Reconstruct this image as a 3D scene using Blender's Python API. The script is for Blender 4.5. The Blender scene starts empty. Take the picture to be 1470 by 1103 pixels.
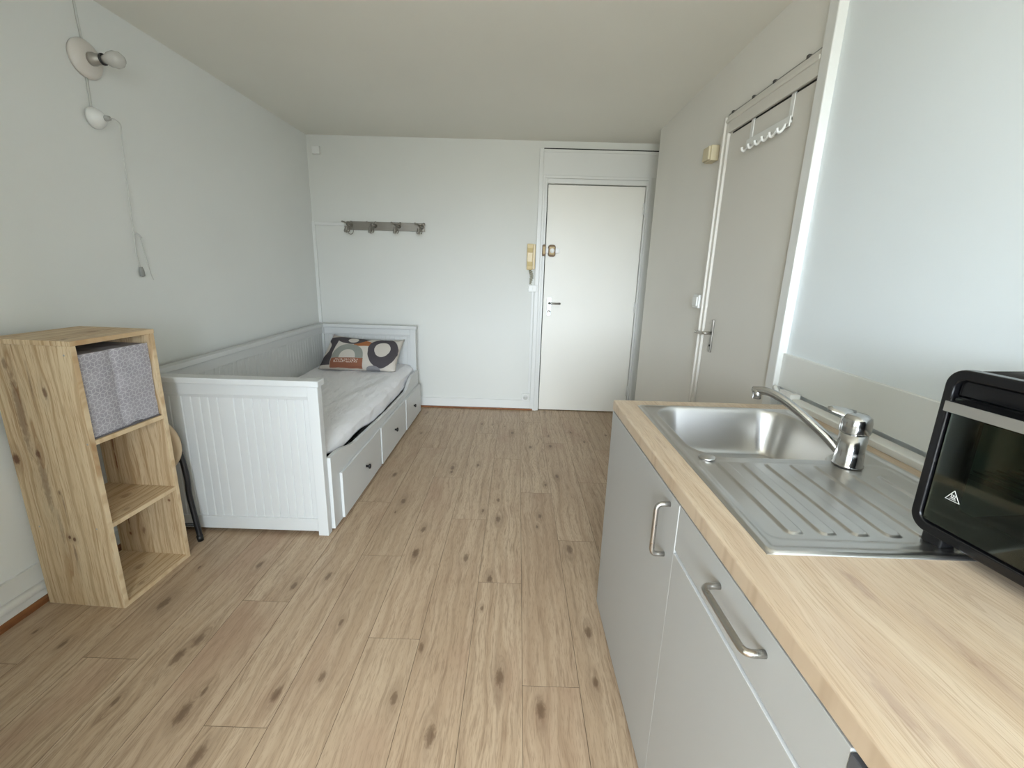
import bpy, bmesh, math, random
from mathutils import Vector, Matrix
random.seed(7)
scene = bpy.context.scene
COL = scene.collection
PI = math.pi

# ---------------------------------------------------------------- node helpers
def lin(r, g, b):
    f = lambda c: (c/255/12.92) if c/255 <= .04045 else ((c/255+.055)/1.055)**2.4
    return (f(r), f(g), f(b), 1.0)

class NT:
    def __init__(s, name):
        s.m = bpy.data.materials.new(name); s.m.use_nodes = True
        s.t = s.m.node_tree; s.t.nodes.clear()
        s.out = s.t.nodes.new('ShaderNodeOutputMaterial')
    def n(s, kind, **kw):
        nd = s.t.nodes.new(kind)
        for k, v in kw.items(): setattr(nd, k, v)
        return nd
    def put(s, sock, v):
        if v is None: return
        if isinstance(v, bpy.types.NodeSocket): s.t.links.new(v, sock)
        else: sock.default_value = v
    def math(s, op, a, b=None, c=None, clamp=False):
        nd = s.n('ShaderNodeMath', operation=op); nd.use_clamp = clamp
        s.put(nd.inputs[0], a); s.put(nd.inputs[1], b); s.put(nd.inputs[2], c)
        return nd.outputs[0]
    def vm(s, op, a, b=None, out=0):
        nd = s.n('ShaderNodeVectorMath', operation=op)
        s.put(nd.inputs[0], a); s.put(nd.inputs[1], b)
        return nd.outputs['Value'] if op in ('LENGTH', 'DOT_PRODUCT') else nd.outputs[0]
    def xyz(s, x, y, z=0.0):
        nd = s.n('ShaderNodeCombineXYZ')
        s.put(nd.inputs[0], x); s.put(nd.inputs[1], y); s.put(nd.inputs[2], z)
        return nd.outputs[0]
    def sep(s, v):
        nd = s.n('ShaderNodeSeparateXYZ'); s.put(nd.inputs[0], v); return nd.outputs
    def noise(s, v, scale=1.0, detail=2.0, rough=.5, color=False):
        nd = s.n('ShaderNodeTexNoise'); s.put(nd.inputs['Vector'], v)
        nd.inputs['Scale'].default_value = scale; nd.inputs['Detail'].default_value = detail
        nd.inputs['Roughness'].default_value = rough
        return nd.outputs['Color' if color else 'Fac']
    def ramp(s, v, lo, hi, a=0.0, b=1.0):
        nd = s.n('ShaderNodeMapRange', interpolation_type='SMOOTHSTEP')
        s.put(nd.inputs['Value'], v)
        for k, q in (('From Min', lo), ('From Max', hi), ('To Min', a), ('To Max', b)): s.put(nd.inputs[k], q)
        return nd.outputs[0]
    def mix(s, f, a, b, mode='MIX'):
        nd = s.n('ShaderNodeMix', data_type='RGBA', blend_type=mode)
        s.put(nd.inputs[0], f); s.put(nd.inputs[6], a); s.put(nd.inputs[7], b)
        return nd.outputs[2]
    def obj(s):
        return s.n('ShaderNodeTexCoord').outputs['Object']
    def bump(s, h, strength=.1, dist=.001, normal=None):
        nd = s.n('ShaderNodeBump'); s.put(nd.inputs['Height'], h)
        nd.inputs['Strength'].default_value = strength; nd.inputs['Distance'].default_value = dist
        if normal: s.put(nd.inputs['Normal'], normal)
        return nd.outputs[0]
    def bsdf(s, color, rough=.5, metal=0.0, normal=None, **kw):
        p = s.n('ShaderNodeBsdfPrincipled')
        s.put(p.inputs['Base Color'], color); s.put(p.inputs['Roughness'], rough); s.put(p.inputs['Metallic'], metal)
        if normal: s.put(p.inputs['Normal'], normal)
        for k, v in kw.items(): s.put(p.inputs[k.replace('_', ' ')], v)
        s.t.links.new(p.outputs[0], s.out.inputs[0]); s.p = p
        return s.m

def paint(name, col, rough=.55, bump=.12, scale=60, var=.02, spec=.4):
    t = NT(name); o = t.obj()
    h = t.noise(o, scale, 3, .6)
    big = t.noise(o, 1.7, 2)
    d = tuple(c*(1-var*3) for c in col[:3]) + (1,)
    c = t.mix(t.ramp(big, .3, .7), col, tuple(x*(1-var) for x in col[:3])+(1,))
    return t.bsdf(c, rough, normal=t.bump(h, bump, .002) if bump else None, Specular_IOR_Level=spec)

def plain(name, col, rough=.4, metal=0.0, spec=.5, nscale=200, nstr=.03):
    t = NT(name)
    return t.bsdf(col, rough, metal, normal=t.bump(t.noise(t.obj(), nscale, 2), nstr, .001), Specular_IOR_Level=spec)

def brushed(name, col, rough, stretch=(3, 400, 400), amt=.12, bmp=.05):
    t = NT(name)
    v = t.vm('MULTIPLY', t.obj(), stretch)
    n = t.noise(v, 1.0, 3)
    r = t.ramp(n, .2, .8, rough-amt, rough+amt)
    sm = t.noise(t.obj(), 9, 3)
    r = t.math('ADD', r, t.ramp(sm, .35, .75, -.04, .10))
    return t.bsdf(col, r, 1.0, normal=t.bump(n, bmp, .0005))

def wood(name, au, av, cols, freq, knots=(), plank=False, fiber=240, rough=.45, aspect=1.0, slots=0, streak=.9, ray=.5,
         knotcol=(60, 38, 22), across=None, waves=0.0, wave_mix=.5, spec=.4, wide=.35, seam=0.0, autoknot=0.0):
    """grain runs along object axis au; av is the cross axis. knots = (u, v, ru, rv, darkness)"""
    t = NT(name); o = t.obj(); s = t.sep(o)
    u, v = s[au], s[av]
    w = s[3-au-av]
    ofs = None
    if plank:
        a = t.n('ShaderNodeAttribute'); a.attribute_name = 'plank'
        ps = t.sep(a.outputs['Vector']); ofs = ps[0]
        us = t.math('MULTIPLY_ADD', ps[1], 17.0, u); zo = t.math('MULTIPLY', ps[0], 43.0)
    else:
        us = u; zo = t.math('MULTIPLY', w, .6)
    n1 = t.noise(t.xyz(t.math('MULTIPLY', us, 1.3*aspect), t.math('MULTIPLY', v, 5.0), zo), 1.0, 2)
    vv = t.math('MULTIPLY_ADD', t.math('SUBTRACT', n1, .5), .09, v)
    core = None
    ks = list(knots)
    for i in range(slots):
        a = t.n('ShaderNodeAttribute'); a.attribute_name = 'knot%d' % i
        ks.append(a.outputs['Vector'])
    for kk in ks:
        if isinstance(kk, bpy.types.NodeSocket):
            q = t.sep(kk); sc = t.math('DIVIDE', 1.0, q[2]); rv = .015; dk = .74
            p = t.xyz(t.math('MULTIPLY', t.math('SUBTRACT', u, q[1]), t.math('MULTIPLY', sc, 1/.040)), t.math('MULTIPLY', t.math('SUBTRACT', v, q[0]), t.math('MULTIPLY', sc, 1/.017)))
        else:
            ku, kv, ru, rv, dk = kk
            p = t.vm('MULTIPLY', t.vm('SUBTRACT', t.xyz(u, v, 0), (ku, kv, 0)), (1/ru, 1/rv, 0))
        r = t.vm('LENGTH', p)
        g = t.ramp(r, 4.2, .3)                       # wide field that bends the grain round the knot
        py = t.sep(p)[1]
        vv = t.math('MULTIPLY_ADD', t.math('MULTIPLY', g, t.math('TANH', t.math('MULTIPLY', py, 1.4))), -rv*1.35, vv)
        k = t.ramp(t.math('MULTIPLY_ADD', t.math('SUBTRACT', t.noise(t.xyz(t.math('MULTIPLY', u, 60), t.math('MULTIPLY', v, 110)), 1, 2), .5), .9, r), 1.25, .35, 0, dk)
        h = t.math('MULTIPLY', t.ramp(r, 3.4, .4, 0, dk*wide), t.ramp(t.noise(t.xyz(t.math('MULTIPLY', us, 9), t.math('MULTIPLY', vv, 90)), 1, 2), .25, .7))
        k = t.math('MAXIMUM', k, h)
        core = k if core is None else t.math('MAXIMUM', core, k)
    if autoknot:
        vn = t.n('ShaderNodeTexVoronoi', voronoi_dimensions='2D')
        t.put(vn.inputs['Vector'], t.xyz(t.math('MULTIPLY', us, 2.0), t.math('MULTIPLY', v, 6.0)))
        vn.inputs['Scale'].default_value = 1.0
        k = t.ramp(vn.outputs['Distance'], .12, .02, 0, autoknot)
        core = k if core is None else t.math('MAXIMUM', core, k)
    # growth lines
    st1 = t.noise(t.xyz(t.math('MULTIPLY', us, .55*aspect), t.math('MULTIPLY', vv, freq), zo), 1.0, 3, .6)
    st2 = t.noise(t.xyz(t.math('MULTIPLY', us, 3.0*aspect), t.math('MULTIPLY', vv, freq*4.5), zo), 1.0, 3, .65)
    fb = t.noise(t.xyz(t.math('MULTIPLY', us, 14*aspect), t.math('MULTIPLY', v, fiber*2.0), zo), 1.0, 2, .6)
    big = t.noise(t.xyz(t.math('MULTIPLY', us, .9*aspect), t.math('MULTIPLY', v, 4.5), zo), 1.0, 2)
    c = t.mix(t.ramp(st1, .34, .68), lin(*cols[0]), lin(*cols[1]))
    c = t.mix(t.math('MULTIPLY', t.ramp(st2, .50, .72), streak), c, lin(*cols[2]))
    if waves:
        sn = t.math('SINE', t.math('MULTIPLY_ADD', t.noise(t.xyz(t.math('MULTIPLY', us, 1.1), t.math('MULTIPLY', vv, 9), zo), 1, 2), 9, t.math('MULTIPLY', vv, waves)))
        sn2 = t.ramp(sn, .55, 1.0)
        c = t.mix(t.math('MULTIPLY', sn2, wave_mix), c, lin(*cols[2]))
    c = t.mix(t.math('MULTIPLY', t.ramp(big, .50, .78), ray), c, lin(*cols[3]))
    c = t.mix(t.math('MULTIPLY', t.ramp(fb, .50, .70), .5), c, lin(*cols[2]))
    if plank:
        c = t.mix(t.math('MULTIPLY', ofs, .38), c, t.mix(ps[2], lin(*cols[4]), lin(cols[4][0]*.95, cols[4][1]*.90, cols[4][2]*.88)))
    if core is not None:
        c = t.mix(core, c, lin(*knotcol))
    bh = t.math('ADD', fb, t.math('MULTIPLY', st2, .6))
    return t.bsdf(c, t.ramp(fb, .3, .8, rough-.05, rough+.1), normal=t.bump(bh, .10, .0008), Specular_IOR_Level=spec)

# ---------------------------------------------------------------- mesh helpers
class MB:
    def __init__(s): s.b = bmesh.new()
    def box(s, x0, x1, y0, y1, z0, z1, M=None):
        vs = [s.b.verts.new((x, y, z)) for x in (x0, x1) for y in (y0, y1) for z in (z0, z1)]
        for f in ((0,1,3,2),(4,6,7,5),(0,4,5,1),(2,3,7,6),(0,2,6,4),(1,5,7,3)):
            s.b.faces.new([vs[i] for i in f])
        if M: bmesh.ops.transform(s.b, matrix=M, verts=vs)
        return s
    def quad(s, *pts):
        s.b.faces.new([s.b.verts.new(p) for p in pts]); return s
    def ring(s, c, ax1, ax2, r, n):
        c = Vector(c)
        return [s.b.verts.new(c + ax1*(r*math.cos(2*PI*i/n)) + ax2*(r*math.sin(2*PI*i/n))) for i in range(n)]
    def skin(s, rings, cap=True):
        n = len(rings[0])
        for a, b in zip(rings, rings[1:]):
            for i in range(n):
                f = s.b.faces.new((a[i], a[(i+1) % n], b[(i+1) % n], b[i])); f.smooth = True
        if cap:
            s.b.faces.new(list(reversed(rings[0]))); s.b.faces.new(rings[-1])
        return s
    def lathe(s, base, axis, prof, n=24):
        """prof = [(distance along axis, radius)]"""
        d = Vector(axis).normalized()
        a = d.orthogonal().normalized(); b = d.cross(a)
        return s.skin([s.ring(Vector(base)+d*t, a, b, max(r, 1e-5), n) for t, r in prof])
    def tube(s, pts, r, n=10, rs=None, flat=1.0):
        P = [Vector(p) for p in pts]; rings = []; prev = None
        for i, p in enumerate(P):
            d = (P[min(i+1, len(P)-1)] - P[max(i-1, 0)]).normalized()
            if prev is None: a = d.orthogonal().normalized()
            else: a = (prev - d*prev.dot(d)).normalized()
            prev = a; b = d.cross(a)
            rr = rs[i] if rs else r
            rings.append(s.ring(p, a, b*flat, rr, n))
        return s.skin(rings)
    def prism(s, outline, lo, hi, plane='xy'):
        """outline of (a, b) points extruded along the remaining axis"""
        f = {'xy': lambda a, b, c: (a, b, c), 'yz': lambda a, b, c: (c, a, b), 'xz': lambda a, b, c: (a, c, b)}[plane]
        A = [s.b.verts.new(f(a, b, lo)) for a, b in outline]; B = [s.b.verts.new(f(a, b, hi)) for a, b in outline]
        n = len(A)
        s.b.faces.new(list(reversed(A))); s.b.faces.new(B)
        for i in range(n): s.b.faces.new((A[i], A[(i+1) % n], B[(i+1) % n], B[i]))
        return s
    def grid(s, fn, nu, nv, wrapuv=False):
        g = [[s.b.verts.new(fn(i/nu, j/nv)) for j in range(nv+1)] for i in range(nu+1)]
        uvl = s.b.loops.layers.uv.verify() if wrapuv else None
        for i in range(nu):
            for j in range(nv):
                f = s.b.faces.new((g[i][j], g[i+1][j], g[i+1][j+1], g[i][j+1])); f.smooth = True
                if uvl:
                    for l, (a, b) in zip(f.loops, ((i, j), (i+1, j), (i+1, j+1), (i, j+1))): l[uvl].uv = (a/nu, b/nv)
        return g

def rrect(x0, x1, y0, y1, r, n=6):
    o = []
    for cx, cy, a0 in ((x1-r, y1-r, 0), (x0+r, y1-r, PI/2), (x0+r, y0+r, PI), (x1-r, y0+r, 1.5*PI)):
        o += [(cx+r*math.cos(a0+PI/2*i/n), cy+r*math.sin(a0+PI/2*i/n)) for i in range(n+1)]
    return o

OFF = {}
def finish(name, mb, mat, parent=None, bevel=0.0, seg=2, smooth=False, loc=None, normals=True):
    """link a bmesh as one object; world-built verts are moved into the parent's frame"""
    b = mb.b if isinstance(mb, MB) else mb
    off = OFF.get(parent.name) if parent else (Vector(loc) if loc else None)
    if off: bmesh.ops.translate(b, vec=-off, verts=b.verts)
    if normals: bmesh.ops.recalc_face_normals(b, faces=b.faces)
    me = bpy.data.meshes.new(name); b.to_mesh(me); b.free()
    me.materials.append(mat)
    o = bpy.data.objects.new(name, me); COL.objects.link(o)
    if smooth:
        for p in me.polygons: p.use_smooth = True
    if parent:
        o.parent = parent
        if parent.name in OFF: OFF[o.name] = OFF[parent.name]
    elif loc:
        o.location = loc; OFF[o.name] = Vector(loc)
    if bevel:
        m = o.modifiers.new('bevel', 'BEVEL'); m.width = bevel; m.segments = seg; m.limit_method = 'ANGLE'
        m.angle_limit = math.radians(40); m.harden_normals = False
    return o

def tag(o, label, cat, group=None, kind=None):
    o['label'] = label; o['category'] = cat
    if group: o['group'] = group
    if kind: o['kind'] = kind
    return o

def thing(name, label, cat, loc, rotz=0.0, group=None, world=True):
    o = bpy.data.objects.new(name, None); COL.objects.link(o)
    o.empty_display_size = .05
    o.location = loc; o.rotation_euler = (0, 0, rotz)
    if world: OFF[o.name] = Vector(loc)
    return tag(o, label, cat, group)

def struct(name, mb, mat, label, cat, parent=None, bevel=0.0, loc=None):
    o = finish(name, mb, mat, parent, bevel, loc=loc)
    if not parent: tag(o, label, cat, None, 'structure')
    else: o['kind'] = 'structure'
    return o

def dup(root, loc=None):
    r = root.copy(); COL.objects.link(r)
    for c in list(root.children):
        d = c.copy(); COL.objects.link(d); d.parent = r
        for g in list(c.children):
            e = g.copy(); COL.objects.link(e); e.parent = d
    return r

def bez(pts, n=8):
    """Catmull-Rom through pts"""
    P = [Vector(p) for p in pts]; out = []
    for i in range(len(P)-1):
        a, b, c, d = P[max(i-1, 0)], P[i], P[i+1], P[min(i+2, len(P)-1)]
        for k in range(n):
            t = k/n
            out.append(.5*((2*b)+(c-a)*t+(2*a-5*b+4*c-d)*t*t+(3*b-a-3*c+d)*t**3))
    out.append(P[-1]); return out

def rounded(pts, r, n=6):
    """polyline with circular-ish corners"""
    P = [Vector(p) for p in pts]; out = [P[0]]
    for a, b, c in zip(P, P[1:], P[2:]):
        u = (a-b).normalized(); v = (c-b).normalized()
        p, q = b+u*r, b+v*r
        for k in range(n+1):
            t = k/n; out.append((1-t)**2*p + 2*t*(1-t)*b + t*t*q)
    out.append(P[-1]); return out

# ---------------------------------------------------------------- materials
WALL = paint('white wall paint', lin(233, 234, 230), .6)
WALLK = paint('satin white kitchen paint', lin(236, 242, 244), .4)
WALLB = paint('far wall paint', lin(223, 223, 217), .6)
CEIL = paint('ceiling paint', lin(238, 236, 226), .7)
BATH = paint('warm partition paint', lin(236, 233, 225), .55)
TRIM = paint('white gloss trim', lin(228, 228, 224), .35, .04)
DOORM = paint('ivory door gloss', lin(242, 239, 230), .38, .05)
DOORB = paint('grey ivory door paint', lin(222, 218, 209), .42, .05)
DARK = plain('dark gap', lin(20, 18, 16), .8)
BROWN = wood('brown floor strip wood', 1, 0, [(150, 100, 62), (125, 78, 46), (100, 60, 34), (140, 90, 55)], 60)
BROWNX = wood('brown floor strip wood across', 0, 1, [(150, 100, 62), (125, 78, 46), (100, 60, 34), (140, 90, 55)], 60)
BEDW = plain('white lacquered bed board', lin(211, 212, 210), .38, 0, .4, 40, .03)
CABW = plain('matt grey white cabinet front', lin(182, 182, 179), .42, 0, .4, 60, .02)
CABE = plain('white cabinet edge', lin(235, 236, 236), .35)
STEEL = plain('brushed sink steel', (.60, .59, .575, 1), .30, 1.0, nscale=35, nstr=.012)
CHROME = plain('chrome', (.55, .55, .55, 1), .16, 1.0, nstr=.0)
NICKEL = brushed('brushed nickel handle', (.46, .44, .41, 1), .32, (60, 60, 60), .05)
OLDMETAL = plain('aged chrome', (.33, .31, .28, 1), .3, 1.0)
BLACKM = plain('black metal', lin(22, 22, 24), .4)
BLACKP = plain('glossy black enamel', lin(14, 14, 16), .22, 0, .5)
BLACKD = plain('black plastic', lin(18, 18, 19), .45)
SILVER = plain('grey handle strip', lin(150, 147, 140), .38, .5)
WHITEP = plain('white plastic', lin(232, 232, 228), .35)
CREAMP = plain('yellowed cream plastic', lin(214, 192, 142), .35)
BEIGEP = plain('beige plastic', lin(212, 200, 168), .45)
CORDG = plain('olive grey cord', lin(160, 155, 128), .6)
BRASS = plain('bronze brown metal', lin(118, 94, 66), .5, .2)
BRASSL = plain('pale brass', lin(200, 176, 130), .5)
SHINYW = plain('polished white metal', lin(244, 244, 242), .4)
STOOLW = plain('pale stool seat', lin(205, 182, 150), .5)

# ---------------------------------------------------------------- room constants
XL, XB, XK = -1.90, 1.083, 1.095          # left wall, partition, kitchen wall
YD, YR, H = 4.215, -2.60, 2.464           # back wall, rear wall, ceiling
XE = 1.32

# floor: planks laid along the room, one mesh
PW, PL, PX = .1935, 1.325, .056
fknots = [(-0.421, 2.844, 1), (-0.418, 2.784, .7), (-0.793, 2.715, 1), (-0.648, 2.375, 1), (-0.246, 2.903, .7), (-0.011, 3.56, 1), (0.137, 3.261, .9),
 (0.297, 3.294, .9), (0.306, 2.765, .9), (0.22, 2.637, .6), (-0.164, 2.298, .6), (-0.081, 2.422, .7), (-0.072, 2.214, 1), (0.165, 2.258, .7), (-0.468, 2.089, .8),
 (-0.463, 1.887, 1.1), (-0.213, 1.864, .9), (-0.088, 1.722, .8), (0.3, 1.959, 1.1), (-0.318, 1.339, .7), (-0.363, 1.139, .8),
 (-0.223, 1.024, 1.1), (-0.022, 1.228, 1.1), (0.114, 1.12, 1.1), (0.316, 1.435, .9), (0.307, 1.222, .7), (-0.11, 1.542, .4), (-1.163, 1.762, .8),
 (-0.939, 1.635, .8), (-1.144, 1.337, 1), (-1.167, 1.264, 1.1), (-1.239, 1.095, .6), (-1.002, 1.063, 1.2), (-0.749, 1.138, .9), (-0.87, 0.947, 1.1), (-0.629, 1.207, .7),
 (-1.411, 1.508, 1.2), (-0.816, 1.701, .8)]
ends = {-1: 1.698, 0: 1.2, 1: 2.03, -2: 2.203, -3: 1.375, -4: 1.86, -5: 1.03, -6: 1.54}
fb = bmesh.new(); lay = fb.faces.layers.float_vector.new('plank') if hasattr(fb.faces.layers, 'float_vector') else None
kl = [fb.faces.layers.float_vector.new('knot%d' % i) for i in range(5)]
rnd = random.Random(3)
for k in range(-11, 7):
    x0, x1 = PX+k*PW, PX+(k+1)*PW
    e = ends.get(k, rnd.uniform(1, 2.3)) - 4*PL
    y = e
    while y < YD:
        a, b = max(y, YR), min(y+PL, YD+.06)
        X0, X1 = max(x0, XL-.05), min(x1, XE)
        if b > a+.002 and X1 > X0:
            g = .0009
            A = [fb.verts.new(p) for p in ((X0+g, a+g, 0), (X1-g, a+g, 0), (X1-g, b-g, 0), (X0+g, b-g, 0))]
            B = [fb.verts.new((p.co.x + (-g if p.co.x > (X0+X1)/2 else g)*-.9, p.co.y + (-1 if p.co.y > (a+b)/2 else 1)*-g*.9, -.0016)) for p in A]
            f = [fb.faces.new(A)]
            for i in range(4): f.append(fb.faces.new((B[i], B[(i+1) % 4], A[(i+1) % 4], A[i])))
            r = (rnd.random(), rnd.random(), rnd.random())
            near = [q for q in fknots if x0 <= q[0] < x1 and y <= q[1] < y+PL][:5]
            while len(near) < 2: near.append((rnd.uniform(x0+.03, x1-.03), rnd.uniform(y+.1, y+PL-.1), rnd.uniform(.3, .7)))
            near += [(x0, y-3, .3)]*(5-len(near))
            for q in f[1:]: q.material_index = 1
            for q in f:
                q[lay] = r
                for kk, kv in zip(kl, near): q[kk] = kv
        y += PL
A = [fb.verts.new(p) for p in ((XL-.1, YR, -.0016), (XE, YR, -.0016), (XE, YD+.06, -.0016), (XL-.1, YD+.06, -.0016))]
fb.faces.new(A)
vs = [fb.verts.new((p.co.x, p.co.y, -.08)) for p in A]; fb.faces.new(list(reversed(vs)))
for i in range(4): fb.faces.new((vs[i], vs[(i+1) % 4], A[(i+1) % 4], A[i]))
FLOORM = wood('oak laminate', 1, 0, [(198, 175, 147), (180, 155, 127), (134, 109, 86), (166, 134, 110), (168, 145, 119)], 22, (), True, slots=5,
              fiber=150, rough=.42, streak=.75, ray=.6, knotcol=(92, 68, 48), spec=.35, wide=.42, aspect=2.0, waves=120, wave_mix=.26)
fb.faces.ensure_lookup_table()
for q in fb.faces[-6:]: q.material_index = 1
fl = finish('floor', fb, FLOORM, normals=False)
fl.data.materials.append(plain('dark plank joint', lin(116, 96, 74), .7))
tag(fl, 'oak laminate floor of long planks running to the entrance door', 'floor', None, 'structure')

struct('ceiling', MB().box(XL-.1, XE+.1, YR-.1, YD+.1, H, H+.1), CEIL, 'plain off white ceiling over the whole room', 'ceiling')
struct('wall_left', MB().box(XL-.12, XL, YR, YD, -.05, H), WALL, 'white wall on the left behind crate shelf and daybed', 'wall')
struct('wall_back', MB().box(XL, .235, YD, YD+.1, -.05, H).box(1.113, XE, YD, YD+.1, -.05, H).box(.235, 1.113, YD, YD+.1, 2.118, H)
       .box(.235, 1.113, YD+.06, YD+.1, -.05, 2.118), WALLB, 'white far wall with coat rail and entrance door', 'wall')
struct('wall_right', MB().box(XB, XE, 1.815, 3.82, -.05, H), BATH, 'pale partition wall on the right holding the inner door', 'wall')
struct('wall_alcove', MB().box(XE, XE+.1, 3.6, YD+.1, -.05, H), BATH, 'shaded return wall right of the entrance door', 'wall')
struct('wall_kitchen', MB().box(XK, XE+.1, YR, 1.80, -.05, H), WALLK, 'bright white wall behind the worktop and oven', 'wall')
# rear wall with the window that lights the room
W0, W1, Z0, Z1 = -1.15, 1.02, .80, 2.32
struct('wall_rear', MB().box(XL-.1, W0, YR-.2, YR, -.05, H).box(W1, XE+.1, YR-.2, YR, -.05, H).box(W0, W1, YR-.2, YR, -.05, Z0).box(W0, W1, YR-.2, YR, Z1, H),
       WALL, 'white rear wall with the window behind the camera', 'wall')
struct('wall_light_blocker', MB().box(XL, -.72, -.20, -.10, -.05, H), WALL, 'unseen short white wall added left of the camera to block window light', 'wall')  # unseen wall, added to keep window light off the crate side
wm = MB()
for x in (W0, (W0+W1)/2-.03, W1-.06): wm.box(x, x+.06, YR-.12, YR-.06, Z0, Z1)
for z in (Z0, Z1-.06): wm.box(W0+.06, W1-.06, YR-.12, YR-.06, z, z+.06)
struct('window_1', wm, TRIM, 'white window frame behind the camera', 'window')

# ---- left skirting: board, round rail, brown strip
struct('baseboard_left', MB().box(XL, XL+.012, YR, YD, .02, .172).tube([(XL+.014, YR, .078), (XL+.014, YD, .078)], .018, 12), TRIM,
       'white skirting with round rail along the left wall', 'skirting board')
struct('trim_1', MB().prism([(XL, 0), (XL+.024, 0), (XL+.024, .012), (XL+.016, .027), (XL, .027)], YR, YD, 'xz'), BROWN,
       'brown wooden strip at the foot of the left wall', 'trim')
struct('baseboard_back', MB().box(XL, .187, YD-.014, YD, .016, .102), TRIM, 'white skirting board along the far wall', 'skirting board')
struct('trim_2', MB().box(XL, .178, YD-.026, YD, 0, .018), BROWNX, 'brown wooden strip at the foot of the far wall', 'trim', bevel=.004)

# ---------------------------------------------------------------- entrance door
# outer frame boards and transom panel
t3 = MB()
t3.box(.155, .192, YD-.02, YD, 0, 2.398)
t3.box(.192, XE, YD-.012, YD, 2.375, 2.398)
struct('trim_3', t3, TRIM, 'white outer frame board left of and above the entrance door', 'trim', bevel=.003)
struct('trim_4', MB().box(.192, XE, YD-.006, YD, 2.398, 2.407), DARK, 'thin dark gap above the entrance transom', 'gap')
struct('trim_5', MB().box(.192, XE, YD-.005, YD, 2.186, 2.375), TRIM, 'white transom panel above the entrance door', 'trim')
t6 = MB()
for a, b, y in ((.192, .214, .026), (.214, .2355, .016)):
    t6.box(a, b, YD-y, YD, 0, 2.184)
for a, b, y in ((1.128, 1.146, .026), (1.113, 1.128, .016)):
    t6.box(a, b, YD-y, YD, 0, 2.184)
t6.box(.214, 1.128, YD-.026, YD, 2.160, 2.184).box(.2355, 1.113, YD-.016, YD, 2.1195, 2.160)
fr = struct('trim_6', t6, TRIM, 'white stepped casing around the entrance door', 'door frame', bevel=.003)
d1 = thing('door_1', 'ivory flat entrance door in the far wall', 'door', (.65, YD, 0)); d1['kind'] = 'structure'
DY = YD+.004
finish('door_leaf', MB().box(.243, 1.110, DY, DY+.04, .008, 2.112), DOORM, d1, .003)
finish('door_gap', MB().box(.2355, 1.113, DY+.03, DY+.05, .002, 2.1185), DARK, d1)
for z in (1.926, 1.046, .227):
    finish('hinge', MB().lathe((1.107, DY-.004, z-.05), (0, 0, 1), [(0, .0), (0, .008), (.1, .008), (.1, 0)], 10).lathe((1.107, DY-.004, z-.004), (0, 0, 1), [(0, .0), (0, .0095), (.008, .0095), (.008, 0)], 10), TRIM, d1)
pl = finish('handle_plate', MB().prism(rrect(.279, .319, .945, 1.122, .012), DY-.008, DY, 'xz'), plain('satin aluminium', lin(196, 198, 198), .35, .7), d1, .002)
hd = MB().lathe((.299, DY-.002, 1.066), (0, -1, 0), [(0, .012), (.05, .011), (.05, 0)], 14)
hd.tube(rounded([(.299, DY-.045, 1.066), (.312, DY-.055, 1.066), (.402, DY-.052, 1.066)], .008), .0095, 12)
finish('lever', hd, NICKEL, pl, smooth=True)
finish('lock_cylinder', MB().lathe((.299, DY-.007, .985), (0, -1, 0), [(0, .014), (.008, .013), (.008, 0)], 16).box(.291, .307, DY-.016, DY-.007, .955, .985), OLDMETAL, pl)
# surface bolt lock: keeper on the frame, body on the leaf
lk = finish('bolt_lock', MB().prism(rrect(.266, .334, 1.490, 1.596, .022), DY-.028, DY, 'xz'), BRASS, d1, .006, 3)
finish('lock_cover', MB().box(.276, .324, DY-.034, DY-.026, 1.508, 1.578), BRASSL, lk, .004)
finish('lock_knob', MB().lathe((.302, DY-.030, 1.543), (0, -1, 0), [(0, .0), (0, .021), (.012, .021), (.018, .017), (.018, 0)], 24), SHINYW, lk)
finish('bolt', MB().box(.242, .268, DY-.026, DY-.004, 1.52, 1.566).box(.332, .368, DY-.026, DY-.002, 1.522, 1.566), SHINYW, lk, .003)
kp = finish('lock_keeper', MB().prism(rrect(.2105, .2415, 1.494, 1.594, .010), YD-.052, YD-.016, 'xz'), BRASS, fr, .004); kp['label'] = 'bronze lock keeper on the frame'
finish('keeper_cover', MB().box(.217, .236, YD-.057, YD-.05, 1.512, 1.576), BRASSL, kp, .003)

# ---------------------------------------------------------------- inner door (right partition)
d2 = thing('door_2', 'grey ivory inner door in the right hand partition', 'door', (XB, 2.2, 0)); d2['kind'] = 'structure'
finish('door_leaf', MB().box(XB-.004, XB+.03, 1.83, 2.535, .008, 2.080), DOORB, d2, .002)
finish('door_gap', MB().box(XB-.002, XB+.02, 1.83, 2.51, 2.080, 2.0885), DARK, d2)
t7 = MB().box(XB-.016, XB, 2.5385, 2.582, 0, 2.176).box(XB-.016, XB, 1.83, 2.5385, 2.0885, 2.176)
t7.box(XB-.026, XB-.010, 2.566, 2.588, 0, 2.172).box(XB-.022, XB-.008, 1.83, 2.566, 2.14, 2.158)
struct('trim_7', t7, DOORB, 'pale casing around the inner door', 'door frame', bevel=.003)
pl = finish('handle_plate', MB().prism(rrect(2.413, 2.441, .952, 1.132, .004), XB-.012, XB-.004, 'yz'), OLDMETAL, d2, .002)
finish('lever', MB().tube(rounded([(XB-.008, 2.427, 1.058), (XB-.052, 2.427, 1.058), (XB-.055, 2.53, 1.052)], .012), .008, 12), NICKEL, pl)
finish('keyhole', MB().lathe((XB-.011, 2.427, .99), (-1, 0, 0), [(0, 0), (0, .006), (.003, .006), (.003, 0)], 12), DARK, pl)
# boxed post at the kitchen corner
struct('trim_8', MB().box(1.062, XK+.02, 1.768, 1.826, 0, H), TRIM, 'white boxed post between inner door and kitchen wall', 'post', bevel=.004)

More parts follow.
